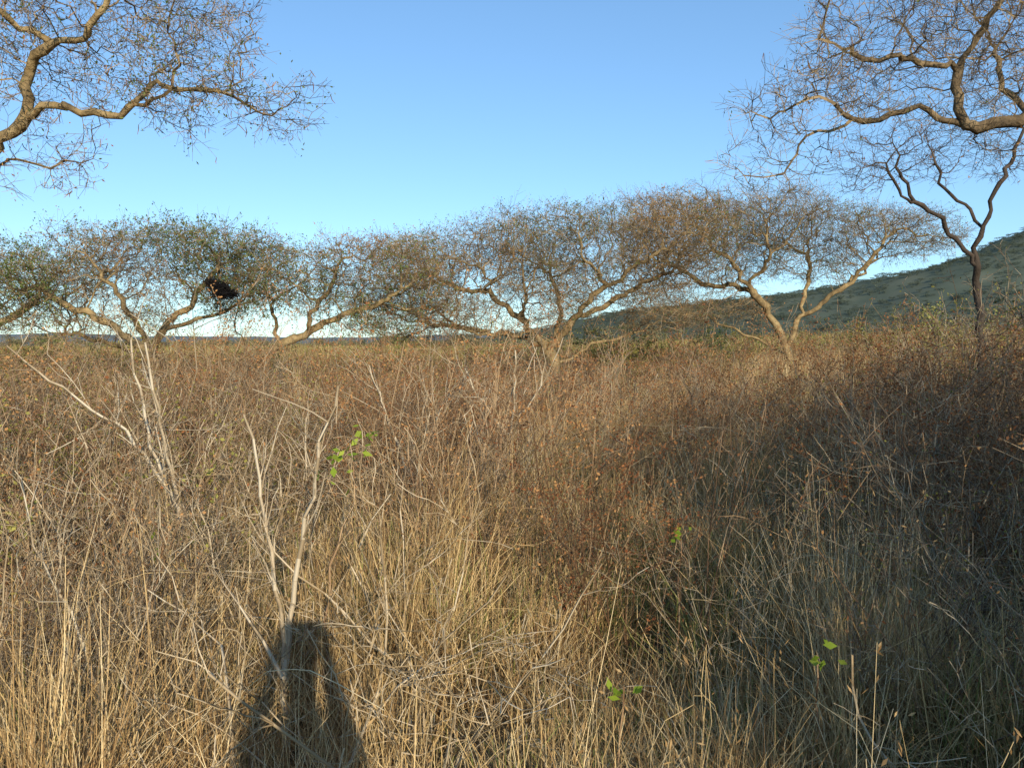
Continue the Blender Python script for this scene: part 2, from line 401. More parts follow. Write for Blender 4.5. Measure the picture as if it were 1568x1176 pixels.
def addz(x,y,s):
    az=math.atan2(x,y); v=noise.noise(Vector((x*.12,y*.12,6)))*0.12
    z=0 if az+v<-.08 else (1 if az+v<.26 else 2)
    if y>30 and z==1 and rng.random()<.6: z=0
    if lane(x,y)>0.5 and y<20: z=3
    pos.append((x,y,float(terr(x,y)))); rot.append(slope_rot(x,y,2,rng.integers(0,4)*math.pi/2))
    h=0.86+0.45*noise.noise(Vector((x*.2,y*.2,3)))+(0.08 if az>.3 else 0); scl.append((s,s,h)); idx.append(z*2+rng.integers(0,2))
for (x,y) in mid_c: addz(x,y,1.0)
for (x,y) in far_c:
    if math.hypot(x,y)<95:
        for a in (-3,3):
            for b in (-3,3): addz(x+a,y+b,1.5)
scatter('dry_shrubs',pos,rot,scl,idx,zoneM)
# taller green-brown bushes standing out of the brush beyond the acacias
bm_=[]
for m,l in ((5,6),(3,6),(5,2)):
    q=shrub(8,1.6,0.8,0.014,7,0.55,0.18,0.05,2,m,l,leafn=3,leafsz=(0.06,0.038),leafsel=0.8,R=0.4,rmin=0.004); bm_.append(q.mesh('bush',VEG))
X,Y=wedge(30,100,0.03,42); k=(np.array([noise.noise(Vector((a*.07,b*.07,5))) for a,b in zip(X,Y)])>0.0); X=X[k];Y=Y[k]
X=np.concatenate([X,[-1.1,3.2,6.6,13.5,16.0]]);Y=np.concatenate([Y,[25,27,29,25,28]])
n=len(X); s=0.85+0.7*rng.random(n)**2
scatter('green_bushes',np.stack([X,Y,terr(X,Y)],1),np.stack([0*X,0*X,rng.random(n)*6.28],1),np.stack([s*1.15,s*1.15,s],1),rng.choice([0,1,1,0,2],n),bm_)

# leafy thicket to the right of and behind the viewpoint: it throws the broken shade over the right side
g=Geo()
for x,y,s,k in ((2.3,-.8,1.2,2),(3.0,-.5,1.35,0),(3.8,-.1,1.35,3),(2.7,-1.9,1.5,4),(3.6,-1.6,1.7,2),(4.5,-1.1,1.7,3),(3.2,-3.1,1.9,0),(4.6,-2.7,2.0,2),(4.6,1.0,1.3,3),(5.4,2.0,1.4,5),(5.4,.2,1.8,2),(6.3,1.6,1.8,3),(6.6,3.6,1.6,4)):
    g.place(B_[k],x,y,0,s,s,rng.random()*6.28); g.place(B_[(k+1)%6],x+.2,y+.2,0,s,s*.95,rng.random()*6.28)
c=[]
for x,y,r,z,n in ((3.2,-1.3,1.1,1.8,3200),(4.6,-1.0,1.2,2.2,3200),(4.2,-2.6,1.3,2.6,2900),(5.8,1.2,1.0,2.0,2200),(2.5,-1.2,.75,1.4,1800),(3.8,-.6,.9,1.6,1800),(5.4,-3.0,1.9,4.0,4600),(4.2,-4.4,1.4,4.3,2000),(7.6,-.6,1.9,3.6,4200),(6.6,-4.5,1.8,4.9,2700),(9.0,1.8,1.6,3.2,2600)):
    q=np.array([x,y,z])+norm(rng.normal(size=(n*2,3)))*rng.random((n*2,1))**.45*np.array([r,r,r*.75]); q=q[nzv(q,1.5)>-.09][:n]; c.append(q)
for bx,by,tx,ty,tz in ((5.6,-3.4,5.4,-3,4),(5.6,-3.4,4.0,-4.4,4.3),(5.6,-3.4,6.6,-4.5,4.9),(7.8,-.8,7.6,-.6,3.6),(7.8,-.8,9,1.8,3.2)):
    a=np.array([bx,by,0.]);m_=np.array([bx*.6+tx*.4,by*.6+ty*.4,tz*.55]);e=np.array([tx,ty,tz])
    g.prisms([a,m_],[m_,e],[.12,.09],[.09,.03],3)
g.leaves(np.concatenate(c),.08,.05,7)
obj('thicket',g.mesh('thicket',VEG))
print('scatter',round(time.time()-T0,1))

# ------------------------------------------------------------------ trees
def colonize(P,par,A,step,infl,kill,iters,bias,jit,maxn):
    P=[np.array(p,float) for p in P]; par=list(par)
    Pn=np.array(P); nch=np.zeros(200000,int)
    for p in par:
        if p>=0: nch[p]+=1
    nd=np.full(len(A),1e9);ni=np.zeros(len(A),int)
    def upd(start,pts):
        A2=(A*A).sum(1)
        for c in range(0,len(pts),500):
            q=pts[c:c+500]
            dd=A2[:,None]-2*A@q.T+(q*q).sum(1)[None]
            j=dd.argmin(1); m=np.sqrt(np.maximum(dd[np.arange(len(A)),j],0))
            b=m<nd; nd[b]=m[b]; ni[b]=start+c+j[b]
    upd(0,Pn)
    for it in range(iters):
        al=nd>kill; A=A[al];nd=nd[al];ni=ni[al]
        if len(A)==0 or len(P)>maxn: break
        mk=nd<infl
        if not mk.any(): break
        idx=ni[mk]; dv=norm(A[mk]-Pn[idx])
        u,inv=np.unique(idx,return_inverse=True)
        sm=np.zeros((len(u),3)); np.add.at(sm,inv,dv)
        ok=(nch[u]<3)
        u=u[ok];sm=sm[ok]
        if len(u)==0: break
        new=Pn[u]+step*norm(norm(sm)+rng.normal(size=sm.shape)*jit+np.array(bias))
        st=len(P)
        for a,b in zip(u,new): P.append(b);par.append(int(a))
        nch[u]+=1
        Pn=np.concatenate([Pn,new]); upd(st,new)
    return Pn,par

def tree(name,base,guides,clumps,step,kill,infl,R,rt,bark,leaf,twig,twn=2,twL=0.35,iters=90,jit=0.38,dens=1.0,bias=(0,0,0.03),droop=0.0,lsz=(0.05,0.022),tr=0.003,pods=0,cut=1,ngap=-0.08,nsc=0.9,zst=2.6,maxn=15000):
    bx,by,bz=base
    P=[];par=[]
    for gi,gd in enumerate(guides):
        gd=np.array(gd,float)
        if gi==0:
            P.append(gd[0]);par.append(-1);cur=0
        else:
            Pn=np.array(P); cur=int(np.linalg.norm(Pn-gd[0],axis=1).argmin()); gd[0]=Pn[cur]
            if cut: gd[-1]=gd[-2]+(gd[-1]-gd[-2])*0.35
        off=np.zeros(3)
        for k in range(len(gd)-1):
            L=np.linalg.norm(gd[k+1]-gd[k]); n=max(1,int(round(L/step)))
            for j in range(1,n+1):
                off=off*0.75+rng.normal(size=3)*step*0.30
                q=gd[k]+(gd[k+1]-gd[k])*j/n+off
                P.append(q);par.append(cur);cur=len(P)-1
    ng=len(P)
    A=[]
    for (x,y,z,rx,ry,rz,n) in clumps:
        n=int(n*dens); d=norm(rng.normal(size=(n*2,3)))*(rng.random((n*2,1))**(1/2.4))
        d[:,2]=np.where(d[:,2]>0,np.minimum(d[:,2]*1.6,0.75),d[:,2])     # flat top, rounded underside
        p=np.array([x,y,z])+d*np.array([rx,ry,rz])
        v=nzv(p,nsc,bx,zst); p=p[v>ngap][:n]
        A.append(p)
    A=np.concatenate(A)
    Pn,par=colonize(P,par,A,step,infl,kill,iters,bias,jit,maxn)
    n=len(Pn); par=np.array(par)
    nchild=np.bincount(par[1:],minlength=n)
    tips=np.where(nchild==0,1.0,0.0)
    for i in range(n-1,0,-1): tips[par[i]]+=tips[i]
    ex=math.log(R/rt)/math.log(max(tips[0],2))
    rad=rt*np.maximum(tips,1)**ex
    main=-np.ones(n,int)
    for i in range(1,n):
        p=par[i]
        if main[p]<0 or rad[i]>rad[main[p]]: main[p]=i
    dr=np.zeros((n,3)); dr[1:]=norm(Pn[1:]-Pn[par[1:]]); dr[0]=(0,0,1)
    tn=dr.copy(); hm=main>=0; tn[hm]=norm(dr[hm]+dr[main[hm]])
    g=Geo(); thr=0.016; NS=7
    ca=np.cos(np.arange(NS)*2*math.pi/NS);sa=np.sin(np.arange(NS)*2*math.pi/NS)
    V=[];F=[];ring={};U={}
    def mk(c,t,u,r):
        u=u-t*np.dot(u,t); nu=np.linalg.norm(u)
        u=u/nu if nu>1e-4 else norm(np.cross(t,[0.3,0.2,0.9]))
        v=np.cross(t,u); s=len(V)
        for k in range(NS): V.append(c+(ca[k]*u+sa[k]*v)*r)
        return s,u
    ring[0],U[0]=mk(Pn[0],tn[0],np.array([1.0,0,0]),rad[0]*1.25)
    thin=[]
    for i in range(1,n):
        p=par[i]
        if rad[i]<thr or p not in U: thin.append(i);continue
        e,u=mk(Pn[i],tn[i],U[p],rad[i]*(1+0.08*rng.normal())); ring[i]=e;U[i]=u
        if main[p]==i: s=ring[p]
        else: s,_=mk(Pn[p],dr[i],u,min(rad[i]*1.15,rad[p]))
        for k in range(NS):
            k2=(k+1)%NS; F.append((s+k,s+k2,e+k2,e+k))
    if F:
        V=np.array(V); rr=0.5+0.25*nzv(V,2.0)
        g.add(V,np.array(F),0,rr)
    nthick=len(F)
    thin=np.array(thin,int)
    if len(thin):
        g.prisms(Pn[par[thin]],Pn[thin],np.minimum(rad[par[thin]],rad[thin]*1.25),rad[thin],1,r=0.25+0.6*rng.random(len(thin)))
    sel=np.where((rad<0.02)&(np.arange(n)>=ng*0.5))[0]
    B=np.repeat(Pn[sel],twn,0);d0=np.repeat(dr[sel],twn,0); m=len(B)
    L=(twL*(0.4+0.9*rng.random(m)))[:,None]
    d=norm(d0*0.7+rng.normal(size=(m,3))*np.array([.75,.75,.55])+np.array([0,0,0.18-droop]))
    p1=B+d*L*0.5; d2=norm(d+rng.normal(size=(m,3))*0.45-np.array([0,0,droop*0.5])); p2=p1+d2*L*0.5
    d3=norm(d+rng.normal(size=(m,3))*0.8); p3=p1+d3*L*0.45
    d4=norm(d+rng.normal(size=(m,3))*0.8); p4=(B+p1)/2+d4*L*0.4
    q=rng.random(m)
    g.prisms(B,p1,tr,tr*0.8,1,q);g.prisms(p1,p2,tr*0.8,tr*0.5,1,q);g.prisms(p1,p3,tr*0.7,tr*0.4,1,q)
    g.prisms((B+p1)/2,p4,tr*0.7,tr*0.4,1,q)
    pv=nzv(B,0.55,bx+3)
    gr,brn,npl=leaf(B)
    for pts in (p2,p3,p4,(p1+p3)/2,(p1+p2)/2):
        x=rng.random(m)
        a=x<gr*np.clip(0.7+2.6*pv,0.03,2.4); b=(~a)&(x>1-brn*np.clip(0.7-2.0*pv,0.1,2.0))
        for msk,mi in ((a,2),(b,3)):
            c=np.repeat(pts[msk],npl,0); c=c+rng.normal(size=c.shape)*0.03
            g.leaves(c,lsz[0],lsz[1],mi)
    if pods:
        j=rng.choice(m,min(pods,m),replace=False); c=p2[j]; dd=norm(rng.normal(size=c.shape)*0.4-np.array([0,0,1]))
        g.prisms(c,c+dd*0.04,0.003,0.004,3); g.prisms(c+dd*0.04,c+dd*0.04+norm(dd+rng.normal(size=c.shape)*0.5)*0.04,0.004,0.002,3)
    g.V=[v-np.array([bx,0,bz]) for v in g.V]
    me=g.mesh(name,[bark,twig,M_lgreen,M_lbrown])
    sm=np.zeros(len(me.polygons),bool); sm[:nthick]=True; me.polygons.foreach_set('use_smooth',sm)
    o=obj(name,me,(bx,by,bz))
    print(name,'nodes',n,'tips',int(tips[0]),'polys',len(me.polygons),round(time.time()-T0,1))
    return o
def lf(g,b,n): return lambda B:(g,b,n)
def lfmain(B):
    t=np.clip((B[:,2]-3.2)/1.5,0,1); l=np.clip((0.8-B[:,0])/2.0,0,1)
    return 0.05+0.13*t, 0.10+0.36*l*t, 2
D=4.4
tree('acacia_tree',(1.25,20,float(terr(1.25,20))),
 [[(1.25,0,-0.1),(1.2,0,0.7),(1.1,0,1.3),(0.93,0,1.75)],
  [(0.93,0,1.75),(0.15,-.2,2.4),(-0.7,-.3,2.85),(-1.5,-.3,3.3),(-2.4,-.2,3.6)],
  [(0.93,0,1.75),(-0.2,.6,2.1),(-1.4,1.0,2.2),(-2.4,1.3,2.35),(-3.1,1.5,2.6)],
  [(1.0,0,1.6),(1.3,.3,2.6),(1.1,.8,3.4),(0.9,1.2,4.0)],
  [(1.05,0,1.5),(1.6,-.2,2.4),(2.25,-.6,3.05),(3.0,-1.0,3.7),(3.6,-1.3,4.2)],
  [(1.6,-.2,2.4),(2.9,.4,2.95),(4.0,.8,3.5),(4.9,1.0,4.1)],
  [(0.3,-.2,2.3),(0.2,-1.2,2.9),(-0.1,-1.8,3.5)],
  [(1.2,0,1.2),(2.2,.6,1.75),(3.2,.9,2.0),(4.2,1.0,2.3)],
  [(-0.7,-.3,2.85),(-0.6,-.9,3.3),(-0.9,-1.3,3.8)],
  [(0.7,0,1.9),(-0.3,-.8,2.0),(-1.2,-1.2,2.1),(-2.0,-1.4,2.3)],
  [(2.25,-.6,3.05),(1.9,-1.4,3.6),(1.5,-2,4.1)]],
 [(-2.6,0.6,2.85,1.9,1.8,0.75,420),(-1.3,0,3.65,2.4,2.4,0.8,600),(1.0,0,4.15,2.5,2.6,0.8,680),(3.4,0,4.25,2.4,2.4,0.9,640),
  (-0.6,-1.0,2.7,2.3,1.4,0.7,400),(2.4,0,3.1,2.0,2.0,0.8,400),(4.0,.8,2.4,1.7,1.2,.5,230),(-2.2,.8,2.05,1.7,1.0,.35,180),(0.6,-.8,3.2,1.1,1.2,.6,150)],
 0.15,0.16,1.5,0.15,0.0048,M_bark,lfmain,M_ttwig,twn=2,twL=0.42,dens=D)
zb=float(terr(8.35,24))
tree('acacia_tree',(8.5,24,zb),
 [[(8.5,0,zb-.1),(8.4,0,1.2),(8.25,0,1.7)],
  [(8.25,0,1.7),(7.8,-.2,2.4),(7.2,-.3,3.2),(6.3,-.4,4.2),(5.4,-.4,5.2)],
  [(7.2,-.3,3.2),(6.4,.5,3.5),(5.4,1.0,4.0),(4.6,1.2,4.5)],
  [(8.3,0,1.5),(8.7,.1,2.4),(8.9,.2,3.3),(9.1,.4,4.3),(8.8,.8,5.0)],
  [(8.7,.1,2.4),(9.6,-.3,3.0),(10.3,-.5,3.9),(10.9,-.6,4.7),(11.7,-.7,5.0)],
  [(10.0,-.4,3.5),(11.0,.5,4.0),(12.0,.8,4.6)],
  [(8.3,0,1.4),(7.2,.5,2.1),(6.2,.8,2.6),(5.3,1.0,3.0)],
  [(7.2,-.3,3.2),(7.3,-1.2,4.2),(7.1,-1.6,5.2)]],
 [(5.4,0,5.3,2.4,2.4,1.05,700),(7.5,0,5.4,2.2,2.6,0.85,620),(9.5,0,5.1,2.2,2.5,0.7,520),(11.5,0,4.9,2.1,2.0,0.7,450),(5.4,.5,3.8,2.2,1.8,0.8,470),(7.6,0,4.3,1.8,1.8,.6,310),(6.3,.6,2.8,1.8,1.2,.5,230),(9.3,.2,4.0,1.4,1.4,.45,170)],
 0.17,0.18,1.6,0.14,0.0052,M_bark,lf(0.12,0.10,2),M_ttwig,twn=2,twL=0.46,dens=D*.85,tr=0.0036)
tree('acacia_tree',(-7.6,17,float(terr(-7.6,17))),
 [[(-7.6,0,-.1),(-7.0,0,.55),(-6.4,0,1.0),(-5.5,0,1.35),(-4.8,0,1.65)],
  [(-4.8,0,1.65),(-4.3,0,2.0),(-3.4,-.1,2.35),(-2.6,-.2,2.6),(-2.1,-.2,3.0)],
  [(-4.9,0,1.6),(-5.1,.3,2.2),(-5.3,.4,2.8),(-5.6,.5,3.3)],
  [(-4.4,0,1.95),(-4.0,-.5,2.7),(-3.6,-.7,3.3),(-3.3,-.8,3.7)],
  [(-5.5,0,1.35),(-5.9,-.4,1.9),(-6.0,-.6,2.3)]],
 [(-3.2,0,3.35,1.8,1.6,0.6,360),(-5.0,0,3.25,1.5,1.4,0.6,260),(-2.2,0,2.8,1.2,1.2,0.5,190),(-4.0,0,2.7,1.4,1.2,0.45,170),(-2.9,.3,2.1,1.3,1.0,.35,120)],
 0.14,0.165,1.4,0.10,0.0043,M_bark,lf(0.26,0.12,3),M_ttwig,twn=2,twL=0.40,dens=D*.75)
tree('acacia_tree',(-7.2,16,float(terr(-7.2,16))),
 [[(-7.1,0,-.1),(-7.2,0,.8),(-7.25,0,1.5)],
  [(-7.25,0,1.5),(-7.9,-.2,2.0),(-8.5,-.3,2.4),(-9.2,-.4,2.8),(-10.0,-.4,2.6)],
  [(-7.25,0,1.5),(-8.2,.5,1.8),(-9.2,.7,1.9),(-10.3,.8,2.0)],
  [(-7.25,0,1.5),(-6.6,-.1,2.5),(-6.1,-.2,3.1),(-5.7,-.3,3.6)],
  [(-7.3,0,1.6),(-7.5,-.4,2.4),(-7.8,-.8,3.1),(-8.1,-1.0,3.5)],
  [(-6.9,0,2.0),(-6.0,.4,2.3),(-5.3,.6,2.5)]],
 [(-9.6,0,3.05,1.6,1.8,0.75,440),(-8.0,0,3.4,1.8,1.8,0.6,440),(-6.2,0,3.45,1.8,1.8,0.6,420),(-5.8,.2,2.7,1.4,1.4,0.5,250),(-9.2,0,2.2,1.8,1.2,0.5,280),(-7.3,0,2.4,1.6,1.2,0.4,210)],
 0.14,0.165,1.4,0.13,0.0043,M_bark,lf(0.36,0.06,3),M_ttwig,twn=2,twL=0.40,dens=D*.82)
tree('acacia_tree',(-13.5,20,0),
 [[(-13.5,0,-.1),(-13.4,0,1.2),(-13.0,0,1.9)],[(-13.0,0,1.9),(-12.0,0,2.8),(-11.2,0,3.4)],[(-13.0,0,1.9),(-14.2,0,2.8),(-15,0,3.5)]],
 [(-11.8,0,3.4,1.6,2,.7,300),(-14.4,0,3.7,1.8,2,.7,260)],
 0.2,0.24,1.6,0.14,0.006,M_bark,lf(0.3,0.04,3),M_ttwig,twn=2,twL=0.4,dens=2.5)
# overhanging acacia, left
tree('acacia_tree',(-6.6,6.0,0),
 [[(-6.6,0,-.1),(-6.5,0,1.2),(-6.1,.1,2.1)],
  [(-6.1,.1,2.1),(-5.2,.3,2.7),(-4.55,.5,3.05),(-4.2,.5,3.25),(-3.94,.5,3.48),(-3.57,.5,3.5),(-3.08,.5,3.58),(-2.87,.5,3.69),(-2.44,.5,3.7),(-1.95,.5,3.6)],
  [(-3.94,.5,3.48),(-3.93,.5,3.85),(-3.62,.4,3.99),(-3.24,.3,4.17),(-2.97,.2,4.5)],
  [(-3.62,.4,3.99),(-3.9,.1,4.25),(-4.3,0,4.5)],
  [(-4.55,.5,3.05),(-4.0,.8,3.2),(-3.6,.9,3.25)],
  [(-5.2,.3,2.7),(-4.3,.1,2.78),(-3.75,0,2.82)],
  [(-6.1,.1,2.1),(-6.2,.5,3.4),(-5.4,.9,4.6),(-4.5,1.0,5.2)],
  [(-3.08,.5,3.58),(-2.75,.3,3.75),(-2.6,.2,3.95)]],
 [(-3.8,.4,4.15,1.0,1.2,0.55,330),(-2.8,.4,4.0,0.8,1.0,0.5,240),(-2.35,.5,3.62,0.8,0.8,0.3,190),(-4.8,.6,4.8,1.4,1.4,0.7,240),(-3.2,.6,4.8,1.4,1.4,0.6,200),(-3.9,.6,3.15,0.5,0.5,0.25,50)],
 0.09,0.13,0.8,0.062,0.0028,M_bark,lf(0.11,0.10,2),M_ttwig,twn=2,twL=0.23,droop=0.15,lsz=(0.030,0.012),tr=0.0022,pods=450,cut=0,dens=1.45,nsc=1.6,zst=1.6,ngap=-.10)
# overhanging acacia, right
tree('acacia_tree',(7.6,6.6,float(terr(7.6,6.6))),
 [[(7.6,0,-.1),(7.4,0,1.6),(6.8,0,2.8)],
  [(6.8,0,2.8),(5.6,.3,3.3),(4.84,.4,3.53),(4.54,.4,3.59),(4.03,.4,3.67),(3.56,.4,3.67),(2.99,.4,3.63),(2.64,.4,3.41),(2.29,.4,3.15),(2.0,.4,3.12)],
  [(4.0,.4,3.67),(3.85,.4,4.0),(3.45,.3,4.1),(2.99,.3,4.19),(2.5,.2,4.16)],
  [(3.85,.4,4.0),(4.0,.3,4.3),(4.1,.2,4.6),(3.9,.1,5.0)],
  [(2.99,.4,3.63),(2.7,.1,3.7),(2.35,0,3.62),(1.95,0,3.5)],
  [(4.84,.4,3.53),(4.7,.9,4.0),(4.6,1.2,4.6)],
  [(6.8,0,2.8),(6.6,.8,4.0),(5.8,1.2,5.0)],
  [(5.6,.3,3.3),(5.2,-.4,3.9),(4.7,-.8,4.5)]],
 [(4.2,.4,4.3,1.2,1.2,0.6,440),(3.2,.3,4.15,0.8,1.0,0.45,270),(2.5,.3,3.6,0.65,0.8,0.4,150),(2.3,.3,3.2,0.5,0.5,0.25,70),(5.0,.4,4.8,1.5,1.6,0.7,320),(3.7,.3,4.8,1.2,1.3,0.5,240),(3.4,.3,3.75,.6,.6,.25,60),(4.4,.4,3.6,.6,.6,.3,60)],
 0.09,0.13,0.8,0.072,0.0028,M_barkd,lf(0.02,0.05,2),M_ttwig,twn=2,twL=0.24,lsz=(0.028,0.011),tr=0.0022,pods=150,cut=0,dens=1.6,nsc=1.6,zst=1.6,ngap=-.10)
zb=float(terr(7.2,12))
tree('bare_tree',(7.2,12,zb),
 [[(7.2,0,zb-.1),(7.12,0,1.6),(7.0,0,2.6),(6.85,0,3.0)],
  [(6.85,0,3.0),(6.5,0,3.48),(6.1,0,3.8),(5.8,0,4.3),(5.6,0,4.6)],
  [(6.95,0,2.8),(7.02,0,3.3),(6.85,.1,3.75),(6.5,.2,4.2),(6.4,.2,4.6)],
  [(7.02,0,3.3),(7.15,-.1,3.85),(7.35,-.2,4.4),(7.5,-.2,4.9)],
  [(6.1,0,3.8),(5.7,-.3,3.95),(5.3,-.4,4.25)]],
 [(5.7,0,4.5,0.75,0.8,0.45,130),(6.7,0,4.6,0.8,0.9,0.5,150),(7.6,0,4.7,0.8,0.8,0.55,130),(5.2,-.2,4.1,.4,.5,.3,45)],
 0.12,0.16,1.0,0.055,0.0034,M_barkt,lf(0.0,0.02,1),M_dtwig,twn=2,twL=0.24,tr=0.0026,cut=0,dens=2.2,ngap=-.2,zst=1)

# ------------------------------------------------------------------ bird nest in the left acacia
g=Geo()
n=1100; c=norm(rng.normal(size=(n,3)))*(0.4+0.6*rng.random((n,1)))*np.array([0.21,0.20,0.14])
c[:350]=c[:350]*np.array([1.2,1,.6])+np.array([.10,0,-.10]); c[350:500]=c[350:500]*.7+np.array([-.15,0,.12])
t=norm(np.cross(c,rng.normal(size=(n,3)))+rng.normal(size=(n,3))*0.25)
L=(0.06+0.20*rng.random((n,1))**2)
g.prisms(c-t*L/2,c+t*L/2,0.005,0.003,0)
obj('bird_nest',g.mesh('bird_nest',[M_black]),(-5.4,14.7,2.70))

# ------------------------------------------------------------------ foreground saplings and stems
def stem_plant(name,base,lines,side=0.5,r0=0.009,mt=None,L=0.3,nlev=2,r_end=0.003,leafpts=None):
    g=Geo();S=[];LP=[]
    for ln in lines:
        ln=np.array(ln,float)
        Q=[ln[0]]
        for k in range(len(ln)-1):
            m=max(2,int(np.linalg.norm(ln[k+1]-ln[k])/0.07))
            for j in range(1,m+1): Q.append(ln[k]+(ln[k+1]-ln[k])*j/m+rng.normal(size=3)*0.006)
        Q=np.array(Q); n=len(Q)
        rr=r0+(r_end-r0)*np.linspace(0,1,n)
        for k in range(n-1):
            S.append((Q[k],Q[k+1],rr[k],rr[k+1]))
            if k>n*0.3 and rng.random()<side:
                d=norm(Q[k+1]-Q[k]); dd=norm(d+rng.normal(size=3)*0.6)
                grow(S,LP,Q[k+1],dd,L*(0.5+0.7*rng.random()),rr[k]*0.45,1,4,0.5,0.14,0.06,nlev+1)
    g.prisms([s[0] for s in S],[s[1] for s in S],[s[2] for s in S],[s[3] for s in S],0)
    if leafpts is not None:
        c=np.array(leafpts,float); c=np.repeat(c,8,0); c+=rng.normal(size=c.shape)*0.03; g.leaves(c,0.038,0.024,1)
    g.V=[v-np.array(base) for v in g.V]
    return obj(name,g.mesh(name,[mt or M_pale,M_fresh]),base)
stem_plant('bare_sapling',(-1.62,4.0,0),[
  [(-1.62,4.0,0),(-1.70,4.0,.82),(-1.81,4.0,1.02),(-1.96,4.0,1.22),(-2.26,4.05,1.40),(-2.62,4.1,1.64)],
  [(-1.66,4.0,.5),(-1.70,4.0,.86),(-1.73,3.95,1.1),(-1.76,3.9,1.35),(-1.80,3.9,1.66)],
  [(-1.72,4.0,.84),(-1.88,4.1,1.12),(-1.95,4.15,1.35),(-2.02,4.2,1.68)]],side=0.4,r0=0.015,L=0.35,r_end=.006)
stem_plant('bare_sapling',(-0.88,3.0,0),[
  [(-.88,3.0,0),(-.88,3.0,.5),(-.94,3.0,1.0),(-.98,3.0,1.22),(-1.03,3.02,1.38)],
  [(-.88,3.0,.3),(-.84,2.98,.67),(-.78,2.96,1.0),(-.71,2.94,1.3),(-.64,2.94,1.50)]],side=0.6,r0=0.014,L=0.3,r_end=.005)
stem_plant('sapling_with_green_leaves',(-.80,3.2,0),[
  [(-.80,3.2,0),(-.75,3.2,.75),(-.66,3.2,1.0),(-.62,3.2,1.25)]],side=0.4,r0=0.007,L=0.25,mt=M_twig,
  leafpts=[(-.67,3.1,1.18),(-.59,3.1,1.24),(-.71,3.1,1.14),(-.57,3.12,1.30)])
stem_plant('bare_sapling',(-.02,7.0,0),[
  [(-.04,7,0),(-.02,7,.72),(.02,7,1.2),(.04,7,1.62)],[(0,7,.8),(-.3,7,1.2),(-.42,7,1.45)],[(0,7,.9),(.25,7,1.3),(.3,7,1.5)]],side=0.8,r0=0.018,L=0.45,r_end=.007)
stem_plant('bare_sapling',(-.75,6.0,0),[
  [(-.75,6,0),(-.7,6,.8),(-.55,6,1.15),(-.45,6.1,1.35)],[(-.75,6,.6),(-.95,6,1.1),(-1.1,6.1,1.5)]],side=0.7,r0=0.015,L=0.4,r_end=.006)
stem_plant('bare_sapling',(-.88,2.5,0),[
  [(-.88,2.5,0),(-.93,2.55,.45),(-1.02,2.7,.62),(-1.3,2.8,.78)],[(-.8,2.7,.5),(-.98,2.8,.72),(-1.12,2.9,.84)]],side=0.4,r0=0.011,L=0.25)
stem_plant('bare_sapling',(-1.5,2.9,0),[
  [(-1.5,2.9,0),(-1.42,2.9,.5),(-1.32,2.9,.78),(-1.12,2.88,1.0)],[(-1.5,2.9,.2),(-1.62,2.9,.6),(-1.8,2.95,.9),(-1.88,3.0,1.15)]],side=0.6,r0=0.010,L=0.3)
stem_plant('bare_sapling',(2.3,4.2,0),[
  [(2.3,4.2,0),(2.25,4.2,.6),(2.05,4.1,1.0),(1.9,4.1,1.2)],[(2.3,4.2,.3),(2.5,4.1,.9),(2.7,4.1,1.2)]],side=0.6,r0=0.010,L=0.35,mt=M_grey)
for x,y,h in ((1.0,2.6,.62),(.33,2.5,.55),(-1.55,3.3,.8),(.75,3.6,.75),(-2.0,2.7,.55)):
    stem_plant('small_green_plant',(x,y,0),[[(x,y,0),(x+.02,y,h*.6),(x+.03,y,h)]],side=0.2,r0=0.004,L=0.1,mt=M_twig,leafpts=[(x+.03,y,h)])
g=Geo();S=[];LP=[]
for _ in range(230):
    d=rng.uniform(2.4,14); a=rng.uniform(-.66,.66) if rng.random()<.45 else rng.uniform(-.66,0.1)
    x=d*math.sin(a);y=d*math.cos(a)
    if lane(x,y)>.5: continue
    z=float(terr(x,y)); k0=1 if d<4 else 0
    for k in range(rng.integers(1,4)):
        dd=(rng.normal()*.45,rng.normal()*.45,1)
        grow(S,LP,(x,y,z),dd,rng.uniform(.7,1.5)*(.85 if k0 else 1),rng.uniform(.0045,.0105)*(.75 if k0 else 1),0,9,0.42,0.17,0.03,2)
g.prisms([s[0] for s in S],[s[1] for s in S],np.maximum([s[2] for s in S],.0017),np.maximum([s[3] for s in S],.0014),0)
obj('woody_stems',g.mesh('woody_stems',[M_stem]))
g=Geo()
for _ in range(60):
    a=rng.uniform(-.62,.62); d=rng.uniform(1.9,5.5); x=d*math.sin(a);y=d*math.cos(a); az=rng.random()*6.28; L=rng.uniform(.4,.9);h=rng.uniform(.4,.85)
    t=np.linspace(0,1,11)
    pts=np.stack([x+math.cos(az)*L*t*t*.9,y+math.sin(az)*L*t*t*.9,h*np.sin(np.minimum(t*1.9,2.6))],1)+rng.normal(size=(11,3))*0.010
    g.prisms(pts[:-1],pts[1:],0.0015,0.0012,0,0.4+.4*rng.random())
obj('bent_straw',g.mesh('bent_straw',[M_straw]))

